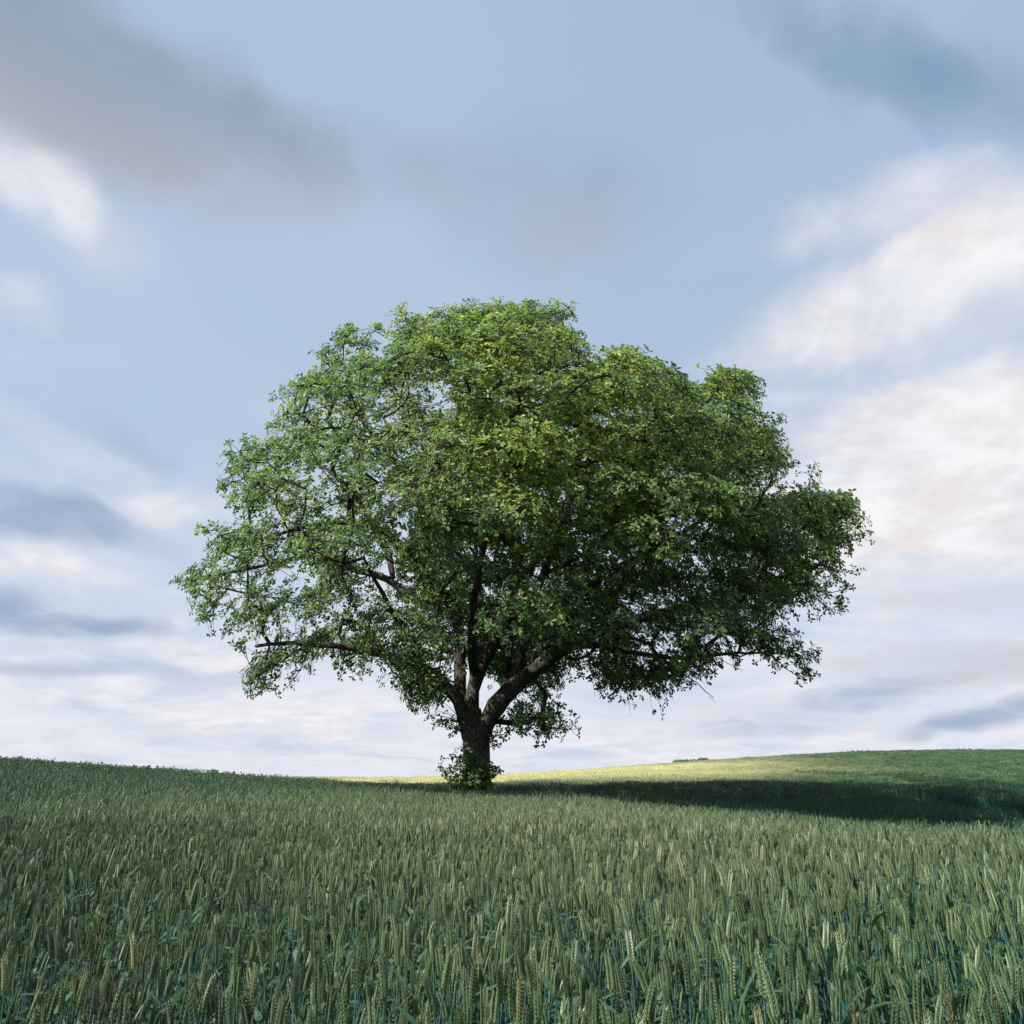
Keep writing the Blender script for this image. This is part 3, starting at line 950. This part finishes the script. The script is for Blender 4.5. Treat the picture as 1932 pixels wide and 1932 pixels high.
# ------------------------------------------------------------------ wheat
def ear_geo(n, az0, dirs, hi=True):
    """overlapping pointed spikelets, alternating up a curved rachis"""
    g = Geo()
    for i in range(n):
        t = i / (n - 1)
        p, tg = dirs(t)
        side = 1 if i % 2 else -1
        u = norm(np.cross(tg, np.array([math.cos(az0), math.sin(az0), 0.02])))
        w_ = np.cross(tg, u)
        taper = (0.72 + 0.36 * math.sin(math.pi * min(1, 0.12 + 0.75 * t))) * (1 - 0.45 * t ** 5)
        subs = (-1, 1) if hi else (0,)
        if i == n - 1:
            side = 0
        for sb in subs:
            ax = norm(tg + u * side * 0.32 + w_ * sb * 0.22)
            b0 = p + u * side * 0.0016 + w_ * sb * 0.0020
            L = 0.0185 * (1.0 - 0.15 * t)
            s1 = norm(np.cross(ax, w_ + 0.01))
            s2 = np.cross(ax, s1)
            r1 = 0.0027 * taper * (1 if hi else 1.55)
            mid = b0 + ax * L * 0.36
            v = [b0, mid + s1 * r1 * 1.15, mid + s2 * r1, mid - s1 * r1, mid - s2 * r1, b0 + ax * L]
            g.add(np.array(v), None, [[0, 2, 1], [0, 3, 2], [0, 4, 3], [0, 1, 4], [5, 1, 2], [5, 2, 3], [5, 3, 4], [5, 4, 1]])
    return g


def blade_geo(p0, az_, L, wd, rise, droop, twist=0.0, seg=5):
    g = Geo()
    d = np.array([math.cos(az_), math.sin(az_), 0])
    s = np.array([-math.sin(az_), math.cos(az_), 0])
    ang = rise
    p = np.array(p0, float)
    v = []
    for i in range(seg + 1):
        t = i / seg
        w_ = wd * (0.75 + 0.5 * math.sin(math.pi * min(t * 1.1, 1))) * (1 - t ** 4) * 0.5 + 0.0004
        tw_ = twist * t
        sv = s * math.cos(tw_) + np.array([-d[0] * math.sin(ang), -d[1] * math.sin(ang), math.cos(ang)]) * math.sin(tw_)
        v += [p - sv * w_, p + sv * w_]
        ang -= droop / seg * (0.4 + 1.2 * t)
        p = p + (d * math.cos(ang) + np.array([0, 0, math.sin(ang)])) * L / seg
    i = np.arange(seg)
    g.add(np.array(v), np.stack([2 * i, 2 * i + 1, 2 * i + 3, 2 * i + 2], 1))
    return g


def wheat_parts(seed, hi=True):
    r = random.Random(seed)
    hz = r.uniform(0.70, 0.77)
    la, lean = r.random() * 6.283, r.uniform(0.0, 0.06)
    nod = [r.uniform(.01, .06), r.uniform(.04, .12), r.uniform(.14, .28)][seed % 3]
    ld = np.array([math.cos(la), math.sin(la), 0])

    def stem_pt(t):
        return ld * lean * t * t + np.array([0, 0, hz * t])
    pts = np.array([stem_pt(t) for t in ((0, .35, .7, 1) if hi else (0.25, 1))])
    gs = Geo()
    gs.tube(pts, np.linspace(.0022, .0015, len(pts)) * (1 if hi else 1.25), 5 if hi else 3, cap=False)
    el_ = r.uniform(.062, .092)
    t0 = norm(stem_pt(1) - stem_pt(.9))

    def dirs(t):
        tg = norm(t0 + ld * nod * t * 1.6)
        p = stem_pt(1) + t0 * el_ * t * 0.93 + ld * nod * 0.5 * el_ * t * t
        return p, tg
    ge = ear_geo(21 if hi else 12, r.random() * 6.283, dirs, hi)
    if not hi:
        ge.v = [a for a in ge.v]
    blades = []
    for k in range(3 if hi else 2):
        t = (.90, .66, .45)[k] * r.uniform(.9, 1.02)
        blades.append(blade_geo(stem_pt(t), r.random() * 6.283, r.uniform(.13, .24), r.uniform(.009, .015), r.uniform(.7, 1.35), r.uniform(.5, 2.4), r.uniform(-1, 1), 5 if hi else 3))
    return gs, ge, blades


def join(geos_mats, name):
    vs_, qs, ts, qi, ti, n = [], [], [], [], [], 0
    mats = []
    for g, mt in geos_mats:
        if mt not in mats:
            mats.append(mt)
        k = mats.index(mt)
        for q in g.q:
            qs.append(q + n)
            qi.append(np.full(len(q), k))
        for t in g.t:
            ts.append(t + n)
            ti.append(np.full(len(t), k))
        vs_ += g.v
        n += g.n
    fs, mi = [], []
    if qs:
        fs.append(np.concatenate(qs))
        mi.append(np.concatenate(qi))
    if ts:
        fs.append(np.concatenate(ts))
        mi.append(np.concatenate(ti))
    return mesh_np(name, np.concatenate(vs_), fs, mats, smooth=False, mat_idx=np.concatenate(mi))


tmpl = bpy.data.collections.new('wheat_templates')
NH, NM, NF = 12, 10, 8
HI = [wheat_parts(100 + i, True) for i in range(NH)]
tnames = []


def template(name, me):
    o = bpy.data.objects.new(name, me)
    tmpl.objects.link(o)


for i, (gs, ge, bl) in enumerate(HI):
    template('wheat_a%02d' % i, join([(gs, M['stem']), (ge, M['ear'])] + [(b_, M['blade']) for b_ in bl], 'wheat_near'))
MID = [wheat_parts(300 + i, False) for i in range(NM)]
for i, (gs, ge, bl) in enumerate(MID):
    template('wheat_b%02d' % i, join([(gs, M['stem']), (ge, M['ear'])] + [(b_, M['blade']) for b_ in bl], 'wheat_mid'))
for i in range(NF):
    r = random.Random(900 + i)
    parts = []
    ge, gb = Geo(), Geo()
    for k in range(60):
        x, y = r.uniform(-.36, .36), r.uniform(-.36, .36)
        hz = r.uniform(.68, .78)
        a, l_ = r.random() * 6.283, r.uniform(0, .05)
        p = np.array([x, y, hz])
        tip = p + np.array([math.cos(a) * l_, math.sin(a) * l_, r.uniform(.085, .11)])
        m_ = p * .5 + tip * .5
        w_ = .0085
        c_, s_ = math.cos(a), math.sin(a)
        ge.add(np.array([p, m_ + [w_ * c_, w_ * s_, 0], m_ + [-w_ * s_, w_ * c_, 0], m_ - [w_ * c_, w_ * s_, 0], m_ - [-w_ * s_, w_ * c_, 0], tip]), None, [[0, 2, 1], [0, 3, 2], [0, 4, 3], [0, 1, 4], [5, 1, 2], [5, 2, 3], [5, 3, 4], [5, 4, 1]])
        if k % 2 == 0:
            b_ = blade_geo((x, y, r.uniform(.4, .62)), r.random() * 6.283, r.uniform(.16, .26), .018, r.uniform(.8, 1.3), r.uniform(.4, 1.8), 0, 2)
            gb.add(b_.v[0], b_.q[0])
    template('wheat_c%02d' % i, join([(ge, M['ear']), (gb, M['blade'])], 'wheat_far'))

# tram lines: wheel tracks left without crop (seen in the photograph as dark lines on the hill)
def terrain_hit(px, py):
    cp, sp = math.cos(PITCH), math.sin(PITCH)
    for y in np.arange(6, 95, .1):
        p = at(px, py, y)
        if p[2] < float(gh(p[0], p[1])) + 0.72:
            return p[:2]
    return p[:2]


TRACKS = [[(2010, 1534), (1932, 1526), (1860, 1519), (1790, 1509), (1740, 1502), (1690, 1497), (1640, 1496)],
          [(1640, 1496), (1560, 1503), (1480, 1508), (1380, 1512), (1290, 1512)],
          [(2010, 1492), (1932, 1485), (1850, 1479), (1760, 1471), (1690, 1464), (1600, 1460), (1520, 1457)],
          [(1290, 1471), (1370, 1472), (1440, 1474), (1500, 1476), (1560, 1477), (1640, 1478), (1720, 1483)]]
TRW = [0.9, .5, 2.2, 2.0]
TRP = [np.array([terrain_hit(a, b_) for a, b_ in t]) for t in TRACKS]


def track_dist(x, y):
    keep = np.ones(len(x), bool)
    P_ = np.stack([x, y], 1)
    for t, w_ in zip(TRP, TRW):
        for a, b_ in zip(t[:-1], t[1:]):
            d = b_ - a
            s_ = np.clip(((P_ - a) @ d) / (d @ d), 0, 1)
            q = a + s_[:, None] * d
            keep &= np.hypot(*(P_ - q).T) > w_
    return keep


def scatter(y0, y1, dens, margin):
    """random plants in the wedge in view between two forward distances"""
    ww = lambda y: 0.72 * y + margin
    n = int(dens * 2 * ww(y1) * (y1 - y0))
    x = rng.uniform(-ww(y1), ww(y1), n)
    y = rng.uniform(y0, y1, n)
    k = np.abs(x) < ww(y)
    x, y = x[k], y[k]
    k = track_dist(x, y) if y1 > 8 else np.ones(len(x), bool)
    k &= np.hypot(x - TX, y - TY) > 0.95
    k &= np.hypot(x, y) > 0.75
    return x[k], y[k]


def patch(x, y):
    """slow swells in the height of the crop"""
    return 0.025 * (np.sin(x * 1.3 + 0.7 * np.sin(y * .9)) + np.sin(y * 1.7 + x * .4 + 1)) + 0.02 * np.sin(x * 3.1 - y * 2.3)


XS, YS, IDX, ROT, SCL = [], [], [], [], []


def emit(x, y, base_i, n_i, sc):
    n = len(x)
    XS.append(x)
    YS.append(y)
    IDX.append(base_i + rng.integers(0, n_i, n))
    lean_y = -0.15 * sm(0.6, 3.5, x) + 0.04 * sm(-1.5, -6, x)      # wind lean across the field
    ROT.append(np.stack([0.045 * rng.standard_normal(n), lean_y + 0.05 * rng.standard_normal(n), rng.random(n) * 6.283], 1))
    SCL.append(sc * (1 + patch(x, y)) * np.clip(1 + 0.075 * rng.standard_normal(n), .74, 1.12))


x, y = scatter(0.2, 8.0, 270, 1.6)
near = np.argsort(y)
emit(x[near], y[near], 0, NH, np.ones(len(x)))
nearN = len(x)
x, y = scatter(8.0, 30.0, 200, 2.0)
emit(x, y, NH, NM, np.ones(len(x)))
x, y = scatter(30.0, 94.0, 4.2, 4.0)
emit(x, y, NH + NM, NF, np.ones(len(x)))
X_, Y_ = np.concatenate(XS), np.concatenate(YS)
IDX, ROT, SCL = np.concatenate(IDX), np.concatenate(ROT), np.concatenate(SCL)
Z_ = gh(X_, Y_) - 0.01

# the plants that show largest become things of their own
qx, qy = proj(X_[:nearN], Y_[:nearN], Z_[:nearN] + 0.82 * SCL[:nearN])
seen = np.where((qx > -10) & (qx < 1942) & (qy < 1985) & (Y_[:nearN] > .5))[0]
single = seen[np.argsort(np.hypot(X_[seen], Y_[seen]))][:300]
KIND = {0: ('green wheat plant with a straight upright ear at the near edge of the field', 'upright wheat plants at the near edge'),
        1: ('wheat plant with slightly tilted ear and long blades at the near field edge', 'tilted wheat plants at the near edge'),
        2: ('wheat plant whose ear nods over to one side at the near edge of the field', 'nodding wheat plants at the near edge')}
PM = []
for i, (gs, ge, bl) in enumerate(HI):
    PM.append((gs.mesh('stem', [M['stem']], False), ge.mesh('ear', [M['ear']], False), [b_.mesh('blade', [M['blade']], False) for b_ in bl]))
dry = [b_.mesh('blade', [M['yellow_tip']], False) for b_ in HI[1][2]]
for c_, k in enumerate(single):
    i = int(IDX[k])
    t = bpy.data.objects.new('wheat_plant', None)
    t.empty_display_size = .05
    col.objects.link(t)
    t.location = (X_[k], Y_[k], Z_[k])
    t.rotation_euler = ROT[k]
    t.scale = [float(SCL[k])] * 3
    lb, gp = KIND[(100 + i) % 3]
    tag(t, lb, 'wheat', gp)
    child('stem', PM[i][0], t)
    child('ear', PM[i][1], t)
    for q, b_ in enumerate(PM[i][2]):
        child('blade', b_, t)
rest = np.ones(len(X_), bool)
rest[single] = False

me = bpy.data.meshes.new('wheat_field')
me.from_pydata(np.stack([X_, Y_, Z_], 1)[rest].tolist(), [], [])
a = me.attributes.new('pick', 'INT', 'POINT')
a.data.foreach_set('value', IDX[rest].astype(np.int32))
a = me.attributes.new('turn', 'FLOAT_VECTOR', 'POINT')
a.data.foreach_set('vector', ROT[rest].astype(np.float32).ravel())
a = me.attributes.new('size', 'FLOAT', 'POINT')
a.data.foreach_set('value', SCL[rest].astype(np.float32))
wf = obj('wheat_field', me)
tag(wf, 'dense green wheat crop covering the rolling field', 'wheat', kind='stuff')
ng = bpy.data.node_groups.new('wheat_field', 'GeometryNodeTree')
ng.interface.new_socket('Geometry', in_out='INPUT', socket_type='NodeSocketGeometry')
ng.interface.new_socket('Geometry', in_out='OUTPUT', socket_type='NodeSocketGeometry')
gi = ng.nodes.new('NodeGroupInput')
go = ng.nodes.new('NodeGroupOutput')
ci = ng.nodes.new('GeometryNodeCollectionInfo')
ci.inputs['Collection'].default_value = tmpl
ci.inputs['Separate Children'].default_value = True
ci.inputs['Reset Children'].default_value = True
ip = ng.nodes.new('GeometryNodeInstanceOnPoints')
ip.inputs['Pick Instance'].default_value = True


def named(nm, typ):
    n = ng.nodes.new('GeometryNodeInputNamedAttribute')
    n.data_type = typ
    n.inputs['Name'].default_value = nm
    return n.outputs['Attribute']


lk = ng.links.new
lk(gi.outputs[0], ip.inputs['Points'])
lk(ci.outputs[0], ip.inputs['Instance'])
lk(named('pick', 'INT'), ip.inputs['Instance Index'])
er = ng.nodes.new('FunctionNodeEulerToRotation')
lk(named('turn', 'FLOAT_VECTOR'), er.inputs[0])
lk(er.outputs[0], ip.inputs['Rotation'])
lk(named('size', 'FLOAT'), ip.inputs['Scale'])
lk(ip.outputs[0], go.inputs[0])
md = wf.modifiers.new('plants', 'NODES')
md.node_group = ng
print('plants', rest.sum(), 'near', nearN, 'objects', len(bpy.data.objects))


# ------------------------------------------------------------------ weeds in the crop
def weed(px, py, y, h_, n, label):
    """dark grass stalk with a slim tapering head"""
    p = at(px, py, y)
    b0 = np.array([p[0], y, float(gh(p[0], y))])
    t = empty('weed_grass', b0)
    tag(t, label, 'grass', 'dark weed grasses in the wheat')
    top = p[2] - b0[2]
    ln = random.uniform(-.05, .05)
    g = Geo()
    pts = np.array([[ln * s_ * s_, 0, top * s_] for s_ in np.linspace(0, .95, 6)])
    g.tube(pts, np.linspace(.0030, .0020, 6), 5)
    child('stalk', g.mesh('stalk', [M['weed_dark']]), t)
    g = Geo()
    for i in range(34):
        s_ = i / 33
        q = np.array([ln, 0, top * .95]) * 1.0
        zz = top * (1 - .24 * (1 - s_))
        a_ = i * 2.4
        r_ = .0085 * (1 - .75 * s_) + .0015
        c_ = np.array([ln * (zz / top) ** 2, 0, zz])
        o_ = np.array([math.cos(a_), math.sin(a_), 0]) * r_
        g.add(np.array([c_, c_ + o_ + [.0012, 0, .006], c_ + o_ + [-.0012, .001, .006], c_ + o_ * 1.25 + [0, 0, .017]]), None, [[0, 1, 3], [0, 3, 2], [1, 2, 3], [0, 2, 1]])
    child('head', g.mesh('head', [M['weed_head']], False), t)
    for k in range(n):
        b_ = blade_geo((0, 0, top * random.uniform(.3, .6)), random.random() * 6.28, .2, .006, 1.2, 1.0)
        child('blade', b_.mesh('blade', [M['weed_dark']], False), t)


for px, py, y in [(196, 1688, 2.2), (212, 1742, 2.0), (186, 1795, 1.75), (200, 1830, 1.7), (232, 1850, 1.7), (252, 1848, 1.7), (238, 1800, 1.8), (132, 1840, 1.6)]:
    weed(px, py, y, .2, 2, 'slender dark weed grass in the knot of weeds among the ears')
for px, py, y in [(1655, 1868, 1.6), (1648, 1850, 1.6), (1800, 1840, 1.7)]:
    weed(px, py, y, .2, 2, 'lone dark weed grass near the withered poppy')

# withered orange poppy
p = at(1878, 1886, 1.62)
b0 = np.array([p[0], 1.62, float(gh(p[0], 1.62))])
pop = empty('poppy', b0)
tag(pop, 'small withered orange poppy low between the wheat stems', 'poppy')
g = Geo()
h_ = p[2] - b0[2]
g.tube(np.array([[0, 0, 0], [.01, 0, h_ * .5], [0, 0, h_]]), [.002, .0017, .0014], 5)
child('stem', g.mesh('stem', [M['weed_dark']]), pop)
for k in range(4):
    g = blade_geo((0, 0, h_), k * 1.57 + .3, 0.008, .007, 1.1, -.6 + .5 * (k % 2), .3, 4)
    child('petal', g.mesh('petal', [M['petal']]), pop)
